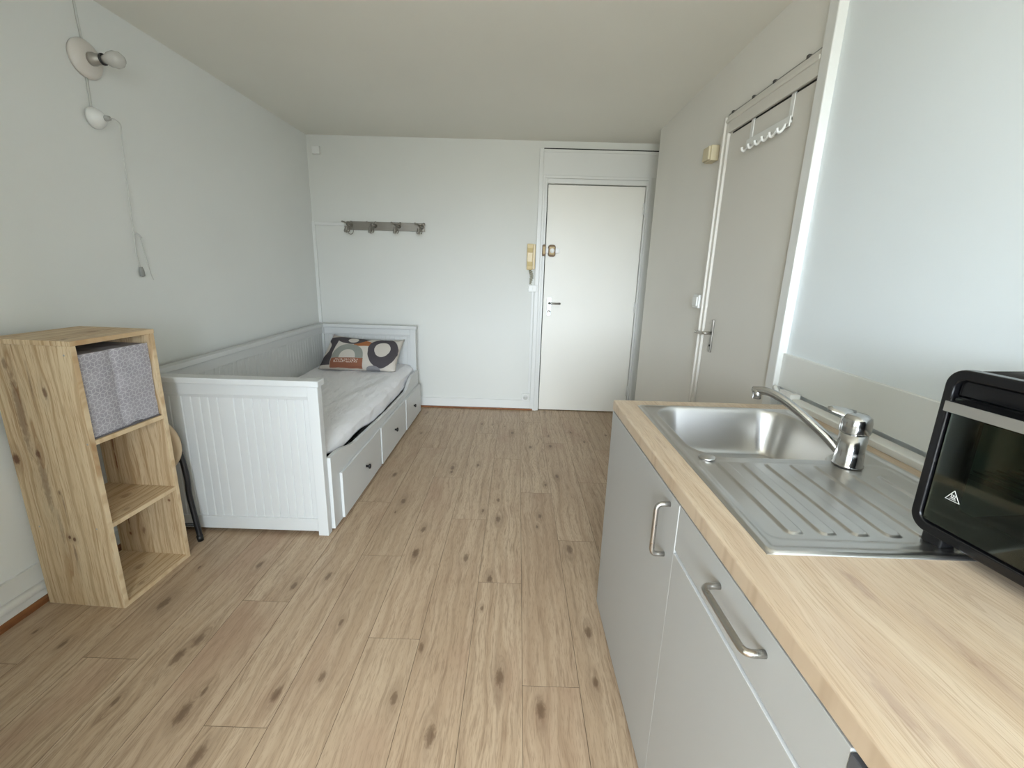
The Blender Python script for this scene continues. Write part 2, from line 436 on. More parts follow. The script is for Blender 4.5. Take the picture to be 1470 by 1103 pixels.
# over-door hook rack
r = thing('hook_rack', 'white over-door rack with six hooks hanging on the inner door', 'hook rack', (XB, 2.15, 1.95))
finish('rack_plate', MB().box(XB-.017, XB-.012, 1.968, 2.318, 1.960, 2.0), WHITEP, r, .0015)
for y in (2.298, 1.985):
    finish('strap', MB().box(XB-.0085, XB-.005, y-.012, y+.012, 1.985, 2.084).box(XB-.0125, XB-.005, y-.012, y+.012, 1.975, 1.995).box(XB-.0085, XB+.006, y-.012, y+.012, 2.082, 2.0855), WHITEP, r)
for i in range(6):
    y = 1.995+i*.0585
    hk = MB().tube(bez([(XB-.016, y, 1.975), (XB-.024, y, 1.957), (XB-.036, y, 1.944), (XB-.045, y, 1.948), (XB-.048, y, 1.960)], 5), .006, 8, flat=1.0)
    finish('hook', hk, WHITEP, r)
    finish('slot', MB().box(XB-.0178, XB-.0165, y-.016, y+.010, 1.962, 1.972), OLDMETAL, r)
# cable over the inner door
c = thing('cable', 'thin grey cable clipped along the top of the inner door casing', 'cable', (XB, 2.2, 2.17))
finish('wire', MB().tube(bez([(XB-.008, 2.585, 2.150), (XB-.008, 2.566, 2.181), (XB-.008, 2.5, 2.1815), (XB-.008, 2.315, 2.18), (XB-.008, 2.14, 2.181), (XB-.008, 1.915, 2.18), (XB-.008, 1.828, 2.1805)], 6), .004, 8), plain('grey cable sheath', lin(150, 148, 140), .5), c)
for y in (2.517, 2.315, 2.142, 1.915):
    finish('cable_clip', MB().box(XB-.018, XB, y-.008, y+.008, 2.174, 2.189), plain('dark clip', lin(70, 68, 64), .5), c, .003)
# thermostat and light switch
th = thing('thermostat', 'small beige control box on the partition beside the inner door top', 'thermostat', (XB, 2.66, 1.99))
finish('body', MB().box(XB-.045, XB, 2.655, 2.745, 1.985, 2.065), BEIGEP, th, .004)
finish('cover', MB().box(XB-.058, XB-.045, 2.660, 2.740, 1.990, 2.060), BEIGEP, th, .004)
sw = thing('light_switch', 'white surface light switch on the partition beside the inner door handle', 'light switch', (XB, 2.64, 1.21))
finish('housing', MB().box(XB-.034, XB, 2.60, 2.685, 1.178, 1.256), WHITEP, sw, .006, 3)
finish('rocker', MB().box(XB-.041, XB-.033, 2.612, 2.673, 1.190, 1.244), WHITEP, sw, .003)

# ---------------------------------------------------------------- far wall fittings
ph = thing('intercom', 'cream intercom handset on the far wall left of the entrance door', 'intercom', (.113, YD, 1.37))
finish('base_plate', MB().box(.076, .150, YD-.028, YD, 1.372, 1.596), CREAMP, ph, .005)
finish('handset', MB().prism([(YD-.026, 1.366), (YD-.060, 1.366), (YD-.066, 1.40), (YD-.052, 1.44), (YD-.052, 1.52), (YD-.066, 1.56), (YD-.062, 1.598), (YD-.026, 1.598)], .073, .128, 'yz'), CREAMP, ph, .006, 3)
pts = []
for i in range(161):
    a = i/160; r_ = .008+.007*math.sin(PI*min(1, a*1.15))
    pts.append((.112+.012*math.sin(a*PI*1.0)*(1 if a < .6 else .6)+r_*math.cos(a*44), YD-.03+r_*math.sin(a*44), 1.368-a*.13))
finish('coiled_cord', MB().tube(pts, .0036, 6).tube([(.098, YD-.03, 1.375), (.1, YD-.03, 1.35), (.108, YD-.03, 1.33)], .0036, 6), CORDG, ph)
jb = thing('junction_box', 'white double switch box under the intercom cord', 'switch box', (.135, YD, 1.2))
finish('housing', MB().box(.094, .180, YD-.030, YD, 1.166, 1.232), WHITEP, jb, .004)
finish('rocker', MB().box(.100, .134, YD-.034, YD-.028, 1.174, 1.224), WHITEP, jb, .002)
finish('rocker', MB().box(.138, .174, YD-.034, YD-.028, 1.174, 1.224), WHITEP, jb, .002)
tr = thing('cable_trunking', 'slim white trunking running down from the switch box to the wall socket', 'cable trunking', (.14, YD, .17))
finish('duct', MB().box(.128, .150, YD-.010, YD, .172, 1.166), TRIM, tr, .002)
so = thing('wall_socket', 'small white wall socket just above the skirting beside the entrance door', 'socket', (.11, YD, .13))
finish('plate', MB().box(.072, .142, YD-.026, YD, .100, .172), WHITEP, so, .004)
finish('well', MB().lathe((.107, YD-.0255, .134), (0, -1, 0), [(0, 0), (0, .024), (.0015, .023), (.0015, 0)], 24), plain('socket face', lin(205, 205, 200), .4), so)
for x in (.098, .116):
    finish('pin_hole', MB().lathe((x, YD-.0268, .134), (0, -1, 0), [(0, 0), (0, .0028), (.0006, .0028), (.0006, 0)], 10), OLDMETAL, so)

cb = thing('sensor_box', 'small white square box high in the corner above the daybed', 'box', (-1.805, YD, 2.34))
finish('housing', MB().box(-1.842, -1.776, YD-.04, YD, 2.302, 2.366), WHITEP, cb, .005)
finish('lid_seam', MB().box(-1.8425, -1.7755, YD-.029, YD-.027, 2.3015, 2.3665), OLDMETAL, cb)
ct = thing('cable_trunking', 'white trunking in the far left corner branching to the coat rail', 'cable trunking', (-1.88, YD, .84))
finish('duct', MB().box(XL, XL+.028, YD-.016, YD, .105, 1.742), TRIM, ct, .002)
finish('branch_duct', MB().box(XL+.028, -1.60, YD-.012, YD, 1.712, 1.738), TRIM, ct, .002)

# coat rail with four ornate double hooks
hr = thing('coat_rail', 'metal coat rail with four double hooks on the far wall', 'coat rail', (-1.22, YD, 1.69))
finish('back_plate', MB().box(-1.582, -.866, YD-.014, YD, 1.677, 1.752), brushed('dull steel plate', (.30, .28, .25, 1), .42, (6, 200, 200)), hr, .002)
for i, x in enumerate((-1.535, -1.318, -1.098, -.888)):
    h = MB().lathe((x, YD-.012, 1.716), (0, -1, 0), [(0, 0), (0, .016), (.006, .016), (.010, .009), (.085, .008), (.09, .013), (.1, .013), (.104, .0)], 16)
    h.tube(bez([(x, YD-.095, 1.712), (x-.004, YD-.105, 1.690), (x-.006, YD-.115, 1.662), (x-.006, YD-.135, 1.648), (x-.006, YD-.152, 1.664), (x-.006, YD-.15, 1.69)], 6), .0065, 8)
    h.tube(bez([(x, YD-.095, 1.72), (x-.026, YD-.11, 1.735), (x-.042, YD-.125, 1.738)], 6), .006, 8)
    h.tube(bez([(x, YD-.095, 1.72), (x+.022, YD-.11, 1.735), (x+.036, YD-.125, 1.738)], 6), .006, 8)
    h.lathe((x-.042, YD-.123, 1.730), (0, 0, 1), [(0, 0), (.002, .008), (.008, .011), (.014, .008), (.017, 0)], 12)
    h.lathe((x+.036, YD-.123, 1.730), (0, 0, 1), [(0, 0), (.002, .008), (.008, .011), (.014, .008), (.017, 0)], 12)
    h.lathe((x-.006, YD-.15, 1.685), (0, 0, 1), [(0, 0), (.002, .007), (.008, .010), (.014, .007), (.017, 0)], 12)
    h.tube(bez([(x-.02, YD-.12, 1.69), (x-.026, YD-.13, 1.66), (x-.018, YD-.14, 1.648)], 5), .004, 6)
    h.tube(bez([(x+.014, YD-.12, 1.69), (x+.02, YD-.13, 1.66), (x+.012, YD-.14, 1.648)], 5), .004, 6)
    hk = finish('hook', h, OLDMETAL, hr)
    if i == 0: first_hook = hk
# the ring hanging on the first hook
rg = MB().tube([(-1.508+.026*math.cos(a*PI/12), YD-.125, 1.662+.03*math.sin(a*PI/12)) for a in range(25)], .0035, 8)
finish('ring', rg, OLDMETAL, first_hook)

# ---------------------------------------------------------------- left wall lamp and pull cord
lm = thing('wall_lamp', 'round wall rose with a bare bulb high on the left wall', 'wall lamp', (XL, 2.14, 2.2))
finish('rose', MB().lathe((XL, 2.135, 2.198), (1, 0, 0), [(0, 0), (0, .074), (.012, .076), (.022, .068), (.034, .05), (.036, 0)], 40), plain('warm white ceramic', lin(220, 214, 206), .3), lm)
finish('lamp_holder', MB().lathe((XL+.034, 2.135, 2.198), (1, 0, 0), [(0, 0), (0, .026), (.014, .026), (.018, .021), (.05, .021), (.05, .0)], 24), plain('grey bulb holder', lin(165, 160, 152), .35, .3), lm)
finish('holder_ring', MB().lathe((XL+.083, 2.135, 2.198), (1, 0, 0), [(0, 0), (0, .023), (.005, .023), (.005, 0)], 24), BLACKM, lm)
finish('bulb', MB().lathe((XL+.088, 2.135, 2.198), (1, 0, 0), [(0, .0), (0, .015), (.012, .018), (.03, .028), (.05, .033), (.068, .03), (.082, .019), (.088, .006), (.089, 0)], 28), plain('opal bulb glass', lin(196, 194, 188), .25), lm)
finish('supply_cable', MB().tube([(XL+.004, 2.132, H), (XL+.004, 2.134, 2.34), (XL+.004, 2.14, 2.255)], .0045, 8), plain('grey white cable', lin(204, 204, 198), .5), lm)
finish('link_cable', MB().tube([(XL+.004, 2.13, 2.14), (XL+.004, 2.126, 2.0)], .0045, 8), plain('grey white link cable', lin(204, 204, 198), .5), lm)
ps = thing('pull_cord_switch', 'white domed socket with a cord dropping down the left wall below the lamp', 'pull cord', (XL, 2.13, 1.97))
finish('dome', MB().lathe((XL, 2.128, 1.966), (1, .12, .05), [(0, 0), (0, .042), (.012, .044), (.03, .036), (.046, .022), (.052, .012), (.052, 0)], 28), WHITEP, ps)
finish('plug_nose', MB().lathe((XL+.05, 2.134, 1.968), (1, .2, .1), [(0, 0), (0, .012), (.02, .009), (.02, 0)], 14), plain('grey plug', lin(170, 170, 166), .4), ps)
finish('cord', MB().tube(bez([(XL+.068, 2.137, 1.97), (XL+.072, 2.16, 1.972), (XL+.055, 2.205, 1.963), (XL+.03, 2.232, 1.93), (XL+.02, 2.236, 1.82), (XL+.016, 2.231, 1.63), (XL+.016, 2.225, 1.49), (XL+.014, 2.222, 1.40), (XL+.014, 2.232, 1.33)], 8), .0022, 8)
       .tube(bez([(XL+.012, 2.222, 1.492), (XL+.02, 2.24, 1.488), (XL+.02, 2.262, 1.470)], 5), .0035, 6)
       .tube(bez([(XL+.012, 2.262, 1.468), (XL+.012, 2.275, 1.40), (XL+.012, 2.292, 1.30), (XL+.012, 2.304, 1.265)], 5), .0018, 6), plain('cord white', lin(206, 206, 202), .5), ps)
finish('cord_end', MB().lathe((XL+.014, 2.235, 1.33), (0, .05, -1), [(0, 0), (.002, .007), (.02, .011), (.045, .011), (.05, 0)], 12), plain('grey end plug', lin(150, 150, 146), .5), ps)

# ---------------------------------------------------------------- daybed
BX0, BX1, BY0, BY1, BH = -1.845, -.94, 2.0035, 4.092, .83
bd = thing('daybed', 'white daybed with panelled ends and three drawers along the left wall', 'bed', ((BX0+BX1)/2, 3.05, 0))
gx = [-1.80, -1.756, -1.713, -1.67, -1.612, -1.565, -1.522, -1.481, -1.436, -1.357, -1.312, -1.268, -1.227, -1.187, -1.143, -1.102, -1.062, -1.021]
def end_panel(y0, y1, name, face):
    """panelled end: rails, posts and a bead-board field that sits back from the frame"""
    b = MB()
    xi0, xi1 = BX0+.05, BX1-.052
    b.box(BX0, xi0, y0, y1, 0, BH-.031).box(xi1, BX1, y0, y1, 0, BH-.031)
    b.box(xi0+.0015, xi1-.0015, y0+.005, y1-.005, BH-.085, BH-.0325).box(xi0+.0015, xi1-.0015, y0+.005, y1-.005, .022, .092)
    p = finish(name, b, BEDW, bd, .0025)
    f = MB()
    xs = [xi0-.002] + [g for g in gx if xi0+.01 < g < xi1-.01] + [xi1+.002]
    for a, c_ in zip(xs, xs[1:]):
        f.prism([(a+.0006, y0+.016), (a+.004, y0+.012), (c_-.004, y0+.012), (c_-.0006, y0+.016), (c_-.0006, y1-.016), (c_-.004, y1-.012), (a+.004, y1-.012), (a+.0006, y1-.016)], .088, BH-.083)
    f.box(xi0, xi1, y0+.0165, y1-.0165, .088, BH-.083)
    f.prism([(y0+.004, BH-.084), (y0+.009, BH-.100), (y1-.009, BH-.100), (y1-.004, BH-.084)], xi0, xi1, 'yz')
    finish('bead_board', f, BEDW, p)
    finish('top_cap', MB().box(BX0-.004, BX1+.010, y0-.013, y1+.013, BH-.030, BH), BEDW, p, .004, 3)
end_panel(BY0, BY0+.045, 'foot_panel', 0)
end_panel(BY1-.045, BY1, 'head_panel', 1)
b = MB().box(BX0, BX0+.04, BY0+.045, BY1-.045, BH-.09, BH-.03).box(BX0, BX0+.04, BY0+.045, BY1-.045, .02, .10)
p = finish('back_panel', b, BEDW, bd, .0025)
f = MB(); y = BY0+.045; k = 0
while y < BY1-.05:
    w_ = .0435 if k % 9 else .079
    e = min(y+w_, BY1-.045)
    f.prism([(BX0+.005, y+.0004), (BX0+.028, y+.0004), (BX0+.031, y+.003), (BX0+.031, e-.003), (BX0+.028, e-.0004), (BX0+.005, e-.0004)], .095, BH-.088)
    y = e; k += 1
finish('bead_board', f, BEDW, p)
finish('top_cap', MB().box(BX0-.004, BX0+.054, BY0+.058, BY1-.058, BH-.030, BH), BEDW, p, .004, 3)
# front rail with its scooped upper edge
RX0, RX1 = -.948, -.924
prof = []
def railtop(y):
    def s(a, b, t): t = min(1, max(0, (t-a)/(b-a))); return t*t*(3-2*t)
    return .334 + .026*(1-s(2.35, 3.1, y)) + .054*(1-s(2.12, 2.42, y)) + .082*s(3.56, 3.82, y)
ys = [2.052 + i*(4.046-2.052)/60 for i in range(61)]
out = [(2.052, .012)] + [(4.046, .012)] + [(yy, railtop(yy)) for yy in reversed(ys)]
finish('front_rail', MB().prism(out, RX0, RX1, 'yz'), BEDW, bd, .002)
for (a, c_) in ((2.146, 2.806), (2.824, 3.472), (3.490, 4.03)):
    dr = finish('drawer', MB().box(RX1+.001, RX1+.016+(.004 if a > 2.5 else 0)+(.004 if a > 3.2 else 0), a, c_, .022, .288).box(-1.75, RX1-.03, a+.03, c_-.03, .04, .20), BEDW, bd, .002)
    kc = MB().lathe((RX1+.017, (2.505 if a < 2.5 else (3.146 if a < 3.2 else 3.752)), .157), (1, 0, 0), [(0, 0), (0, .008), (.008, .007), (.014, .008), (.019, .015), (.025, .015), (.028, .011), (.028, 0)], 20)
    finish('knob', kc, BLACKM, dr)
# slatted base that carries the mattress
sl = MB().box(BX0+.045, -1.045, BY0+.05, BY1-.05, .270, .294)
for i in range(14): sl.box(BX0+.05, -1.045, 2.11+i*.14, 2.18+i*.14, .294, .311)
finish('slat_base', sl, plain('dark bed base', lin(30, 29, 28), .8), bd)

# mattress with a loose white sheet
SHEET = NT('white cotton sheet')
o = SHEET.obj(); s_ = SHEET.sep(o)
fold = SHEET.noise(SHEET.vm('MULTIPLY', o, (7, 2.2, 7)), 1, 3, .55)
fold2 = SHEET.noise(SHEET.vm('MULTIPLY', o, (20, 9, 14)), 1, 3, .6)
SHEET.bsdf(lin(244, 243, 245), .85, normal=SHEET.bump(SHEET.math('ADD', SHEET.math('MULTIPLY', fold, 1.0), SHEET.math('MULTIPLY', fold2, .6)), .75, .025), Specular_IOR_Level=.15)
from mathutils import noise as mnoise
MY0, MY1, MX0, MX1 = 2.062, 4.036, BX0+.046, -.955
def mat_surface(u, v):
    y = MY0 + u*(MY1-MY0)
    # v: 0 back bottom -> back top -> front top -> front bottom
    wx = MX1 + .006*mnoise.noise(Vector((y*6, 1, 0))) - .010
    zt = .470 - .012*math.exp(-((y-3.0)/.6)**2)
    zb = .322 + .040*max(0, min(1, (2.86-y)/.25)) + .058*max(0, 1-(y-2.06)/.22) + .005*mnoise.noise(Vector((y*5, 3, 1)))
    L = [(MX0, .312), (MX0, zt-.03), (MX0+.03, zt), (wx-.07, zt+.004), (wx-.025, zt-.014), (wx, zt-.045), (wx+.002, zb+.015), (wx-.004, zb), (wx-.06, zb-.006), (wx-.1, .312)]
    br = [0, .06, .10, .70, .76, .81, .95, .97, .99, 1.0]
    for k in range(len(br)-1):
        if v <= br[k+1]+1e-9:
            t = (v-br[k])/(br[k+1]-br[k]); x = L[k][0]+(L[k+1][0]-L[k][0])*t; z = L[k][1]+(L[k+1][1]-L[k][1])*t; break
    if .08 < v < .97:
        z += .009*mnoise.noise(Vector((x*6, y*2.6, 0))) + .006*mnoise.noise(Vector((x*13, y*6, 4)))
        z += .010*math.exp(-((x+1.25-.25*(y-2.6))/.035)**2)*math.exp(-((y-2.8)/.5)**2)
        if v > .74: x += .006*mnoise.noise(Vector((y*9, z*14, 7)))
    return (x, y, z)
mm = MB(); g = mm.grid(mat_surface, 130, 90)
mm.b.faces.new([r_[0] for r_ in g][::1] + [r_[-1] for r_ in reversed(g)])
mm.b.faces.new(g[0]); mm.b.faces.new(list(reversed(g[-1])))
mt = finish('mattress', mm, SHEET.m, loc=(-1.4, 3.05, .312))
tag(mt, 'mattress in a creased white sheet lying in the daybed', 'mattress')

# pillow
PIL = NT('retro ring print cotton')
uv = PIL.n('ShaderNodeTexCoord').outputs['UV']
wob = PIL.noise(uv, 6, 2, color=True)
uvw = PIL.vm('ADD', uv, PIL.vm('MULTIPLY', PIL.vm('SUBTRACT', wob, (.5, .5, .5)), (.02, .02, 0)))
ss = PIL.sep(uvw); U, V = ss[0], ss[1]
def disk(cx, cy, rx, ry):
    p = PIL.vm('MULTIPLY', PIL.vm('SUBTRACT', PIL.xyz(U, V, 0), (cx, cy, 0)), (1/rx, 1/ry, 0))
    return PIL.ramp(PIL.vm('LENGTH', p), 1.015, .985)
def below(sock, v): return PIL.ramp(sock, v+.004, v-.004)
def inv(a): return PIL.math('SUBTRACT', 1.0, a)
AND = lambda a, b: PIL.math('MULTIPLY', a, b)
c = lin(206, 198, 188)
DK, SG, RU, BE = lin(82, 77, 80), lin(147, 149, 141), lin(150, 99, 78), lin(206, 198, 188)
c = PIL.mix(AND(disk(.86, .90, .26, .2), below(V, 2)), c, lin(203, 196, 186))
c = PIL.mix(disk(.76, .985, .11, .06), c, RU)                                   # rust dash on the top edge
c = PIL.mix(AND(disk(.50, .64, .16, .17), AND(inv(below(V, .58)), inv(below(U, .40)))), c, lin(168, 108, 70))   # rust wedge
c = PIL.mix(AND(disk(.345, 1.0, .255, .36), inv(below(U, .155))), c, DK)            # dark half ring hanging from the top
c = PIL.mix(disk(.375, .80, .070, .105), c, BE)
lft = PIL.math('MULTIPLY', PIL.ramp(V, .16, .45), PIL.ramp(V, .80, .55, 0, .085))
rgt = PIL.math('ADD', .15, PIL.math('MULTIPLY', PIL.ramp(V, .35, .95), .035))
c = PIL.mix(AND(AND(PIL.ramp(PIL.math('SUBTRACT', U, lft), -.005, .005), PIL.ramp(PIL.math('SUBTRACT', rgt, U), -.005, .005)), inv(below(V, .07))), c, DK)   # dark sweep at the left
c = PIL.mix(PIL.ramp(PIL.math('SUBTRACT', V, PIL.math('MULTIPLY_ADD', U, .50, .83)), -.006, .006), c, lin(198, 188, 180))   # pale flap of the upper left corner
c = PIL.mix(AND(disk(.365, .215, .215, .42), inv(below(V, .215))), c, SG)           # sage arch
c = PIL.mix(AND(disk(.365, .215, .11, .22), inv(below(V, .215))), c, BE)
c = PIL.mix(AND(AND(inv(below(U, .155)), below(U, .585)), AND(below(V, .215), inv(below(V, .02)))), c, RU)  # rust band
txt = PIL.noise(PIL.xyz(PIL.math('MULTIPLY', U, 95), PIL.math('MULTIPLY', V, 30)), 1, 0)
c = PIL.mix(AND(PIL.ramp(txt, .50, .56), AND(AND(inv(below(U, .20)), below(U, .52)), AND(below(V, .195), inv(below(V, .115))))), c, lin(212, 190, 176))
c = PIL.mix(AND(disk(.805, .50, .185, .47), below(V, 3)), c, DK)                    # big dark ring
c = PIL.mix(disk(.80, .53, .098, .245), c, BE)
c = PIL.mix(disk(.72, .0, .09, .07), c, lin(140, 138, 140))
wv = PIL.noise(PIL.vm('MULTIPLY', PIL.obj(), (9, 9, 9)), 1, 3)
PIL.bsdf(c, .9, normal=PIL.bump(wv, .35, .012), Specular_IOR_Level=.12)
BL, BR, TL, TR = Vector((-1.715, 3.70, .478)), Vector((-1.035, 3.675, .480)), Vector((-1.668, 3.965, .760)), Vector((-1.020, 3.975, .716))
NRM = ((BR-BL).cross(TL-BL)).normalized()
if NRM.y > 0: NRM = -NRM
pb = bmesh.new(); uvl = pb.loops.layers.uv.verify(); NU, NV = 48, 32
def pil(u, v, side):
    p = (BL*(1-u)+BR*u)*(1-v) + (TL*(1-u)+TR*u)*v
    e = max(0, 1-abs(2*u-1)**2.6)*max(0, 1-abs(2*v-1)**2.4)
    th = .076*e**.55
    # edges pulled in between the corners
    pull = .020*math.sin(PI*u); p = p + (TL-BL)*0
    p = p - (TL-BL).normalized()*(.052*max(0, math.sin(PI*u))**.55)*max(0, v-.35)/.65 + (TL-BL).normalized()*.003*math.sin(PI*u)*max(0, .35-v)
    p = p - (BR-BL).normalized()*(.012*math.sin(PI*v))*(u-.5)*2
    # the upper edge flops backwards on the left
    p = p + NRM*(-.02*max(0, v-.75)*4*max(0, 1-u*2.2))
    n_ = mnoise.noise(Vector((u*4, v*3, side*5)))*.010*e
    q = p + NRM*(side*th*(1.25 if side > 0 else .55) + n_ + .0015*side)
    zmin = .474+.012
    if q.z < zmin-.012: q.z = zmin-.012 + (.004 if side > 0 else 0)
    return q
for side in (1, -1):
    G = [[pb.verts.new(pil(i/NU, j/NV, side)) for j in range(NV+1)] for i in range(NU+1)]
    for i in range(NU):
        for j in range(NV):
            f = pb.faces.new((G[i][j], G[i+1][j], G[i+1][j+1], G[i][j+1])); f.smooth = True
            for l, (a, b_) in zip(f.loops, ((i, j), (i+1, j), (i+1, j+1), (i, j+1))): l[uvl].uv = (a/NU, b_/NV)
bmesh.ops.remove_doubles(pb, verts=pb.verts, dist=.0035)
pw = finish('pillow', pb, PIL.m, loc=(-1.37, 3.75, .478))
tag(pw, 'beige pillow printed with dark and sage rings against the bed head', 'pillow')

# ---------------------------------------------------------------- crate shelf
CW, CD, CH, CT = .338, .325, 1.068, .019
ca = math.radians(-2.9)
R2 = Matrix.Rotation(ca, 3, 'Z')
fl_corner = Vector((-1.539, 1.475, 0))
croot = fl_corner + R2 @ Vector((-CD/2, CW/2, 0))
cr = thing('crate_shelf', 'upright pine crate shelf with three open compartments left of the daybed', 'shelf', croot, ca, world=False)
vk = lambda wx: (wx+1.539)+CD/2
PINE = [(224, 203, 168), (212, 186, 148), (172, 134, 92), (200, 166, 124)]
lk_ = [(.631, vk(-1.849), .028, .018, .95), (.656, vk(-1.756), .022, .013, .9), (.895, vk(-1.672), .026, .010, .8), (.311, vk(-1.709), .011, .008, .95), (.303, vk(-1.691), .013, .008, .95),
       (.24, vk(-1.70), .05, .006, .55), (.503, vk(-1.707), .012, .006, .7), (.45, vk(-1.70), .05, .003, .6), (.82, vk(-1.785), .20, .020, .62), (.55, vk(-1.755), .16, .018, .55), (.35, vk(-1.735), .10, .012, .35), (.995, vk(-1.80), .03, .012, .6), (.93, vk(-1.72), .07, .004, .5)]
PINEL = wood('pine board upright', 2, 0, PINE, 26, lk_, fiber=150, rough=.5, streak=.9, ray=.5, knotcol=(98, 60, 38), waves=110, wide=.45)
rk_ = [(.567, -.12+.02, .05, .006, .8), (.48, -.10, .06, .005, .85), (.136, -.03, .022, .010, .6), (.115, -.10, .012, .008, .9), (.2, -.097, .08, .004, .85), (.32, -.09, .016, .012, .95), (.30, .12, .008, .008, .9), (.70, .10, .05, .02, .3)]
PINER = wood('pine board inner', 2, 0, PINE, 24, rk_, fiber=150, rough=.5, streak=.9, ray=.45, knotcol=(120, 68, 38), waves=110)
PINEH = wood('pine shelf board', 1, 0, PINE, 24, [(.05, .02, .03, .02, .5), (-.13, .10, .012, .008, .9), (-.05, .12, .02, .01, .45)], fiber=150, rough=.5, streak=.8, ray=.35, knotcol=(120, 72, 40), waves=150)
hx, hy = CD/2, CW/2
finish('side_panel', MB().box(-hx, hx, -hy, -hy+CT, 0, CH), PINEL, cr, .0015)
finish('side_panel', MB().box(-hx, hx, hy-CT, hy, 0, CH), PINER, cr, .0015)
finish('top_board', MB().box(-hx, hx+.003, -hy, hy, CH, CH+.018), PINEH, cr, .0015)
finish('bottom_board', MB().box(-hx, hx, -hy+CT, hy-CT, .0, .019), PINEH, cr, .0015)
for z in (.372, .714):
    finish('shelf', MB().box(-hx, hx-.001, -hy+CT, hy-CT, z-.018, z), PINEH, cr, .0015)
for (zz, xx) in ((.985+.06, hx-.03), (.715, hx-.012), (.365, hx-.05), (.36, -hx+.04), (1.05, -hx+.05)):
    finish('screw_head', MB().lathe((xx, -hy-.0004, zz-.009), (0, 1, 0), [(0, 0), (0, .0035), (.002, .0035), (.002, 0)], 10), NICKEL, cr)

# grey fabric storage box in the top compartment
GF = NT('grey rhombus print fabric'); o = GF.obj(); s_ = GF.sep(o)
PX_, PY_ = GF.math('MULTIPLY', s_[1], 1/.0285), GF.math('MULTIPLY', s_[2], 1/.0285)
def cell(ox, oy):
    a = GF.math('SUBTRACT', GF.math('FLOORED_MODULO', GF.math('ADD', PX_, ox), 1.0), .5)
    b_ = GF.math('SUBTRACT', GF.math('FLOORED_MODULO', GF.math('ADD', PY_, oy), 1.7320508), .8660254)
    return GF.xyz(a, b_, 0)
A_, B_ = cell(0, 0), cell(.5, .8660254)
sel = GF.math('LESS_THAN', GF.vm('LENGTH', A_), GF.vm('LENGTH', B_))
mx = GF.n('ShaderNodeMix', data_type='VECTOR'); GF.put(mx.inputs[0], sel); GF.put(mx.inputs[4], B_); GF.put(mx.inputs[5], A_)
gv = mx.outputs[1]; gs = GF.sep(gv)
ab = GF.vm('ABSOLUTE', gv)
hexd = GF.math('MAXIMUM', GF.sep(ab)[0], GF.vm('DOT_PRODUCT', ab, (.5, .8660254, 0)))
edge = GF.ramp(hexd, .455, .47)
sp = None
for ang in (90, 210, 330):
    dx, dy = math.cos(math.radians(ang)), math.sin(math.radians(ang))
    along = GF.vm('DOT_PRODUCT', gv, (dx, dy, 0)); perp = GF.math('ABSOLUTE', GF.vm('DOT_PRODUCT', gv, (-dy, dx, 0)))
    m_ = GF.math('MULTIPLY', GF.math('GREATER_THAN', along, 0.0), GF.ramp(perp, .045, .03))
    sp = m_ if sp is None else GF.math('MAXIMUM', sp, m_)
msk = GF.math('MAXIMUM', edge, sp)
big = GF.noise(o, 14, 3)
c = GF.mix(GF.ramp(big, .3, .7), lin(158, 154, 160), lin(172, 168, 174))
c = GF.mix(GF.math('MULTIPLY', msk, .62), c, lin(216, 214, 216))
cre = GF.math('ABSOLUTE', GF.math('ADD', s_[1], .015))
GF.bsdf(c, .9, normal=GF.bump(GF.math('ADD', GF.noise(o, 11, 3), GF.ramp(cre, 0, .05)), .35, .01), Specular_IOR_Level=.1)
bz0, bz1 = .714, .714+.318
sb = thing('storage_box', 'grey lilac fabric box with geometric print in the top compartment of the crate shelf', 'storage box', croot + R2 @ Vector((0, 0, bz0)), ca, world=False)
yb = hy-CT-.004; hb_ = .318
def front(u, v):
    y = -yb+2*yb*u; z = .001+(hb_-.002)*v
    x = hx-.016 - .006*math.exp(-((u-.46)/.05)**2)*(.3+v*.7) + .004*mnoise.noise(Vector((u*5, v*5, 2)))
    return (x, y, z)
fbm = MB(); fbm.grid(front, 40, 40)
fbm.box(-hx+.02, hx-.028, -yb, yb, .001, hb_-.004)
finish('fabric_shell', fbm, GF.m, sb)
finish('bottom_seam', MB().tube(bez([(hx-.012, -yb, .003), (hx-.011, 0, .004), (hx-.012, yb, .003)], 6), .003, 6).tube(bez([(hx-.012, .01, .008), (hx-.006, .03, .012), (hx-.012, .06, .008)], 5), .002, 6), plain('dark grey seam', lin(110, 106, 110), .9), sb)

# folded stool between the crate and the daybed
st = thing('folding_stool', 'folded stool with round pale seat and black legs behind the crate shelf', 'stool', (-1.70, 1.92, 0))
sm_ = Matrix.Translation((-1.735, 1.925, .515)) @ Matrix.Rotation(math.radians(90), 4, 'X')
sd = MB(); sd.lathe((-1.722, 1.906, .512), (0, 1, 0), [(0, 0), (0, .138), (.006, .146), (.022, .148), (.03, .142), (.034, .125), (.034, 0)], 40)
finish('seat', sd, STOOLW, st)
for sgn in (1, -1):
    X = lambda x: -1.725 + sgn*(x+1.725)
    finish('leg', MB().tube(bez([(X(-1.640), 1.951, .56), (X(-1.607), 1.951, .46), (X(-1.588), 1.945, .34), (X(-1.585), 1.94, .24), (X(-1.568), 1.935, .10), (X(-1.555), 1.93, .004)], 6), .0125, 12), BLACKM, st)
    finish('foot_cap', MB().lathe((X(-1.5555), 1.93, 0), (X(-1.565)-X(-1.5555), 0, .1), [(0, 0), (0, .0135), (.03, .0145), (.032, 0)], 14), BLACKD, st)
for x_, y_, z_ in ((-1.572, 1.936, .085), (-1.60, 1.951, .42)):
    finish('rung', MB().tube([(x_, y_, z_), (-3.45-x_, y_, z_)], .007, 10), BLACKM, st)
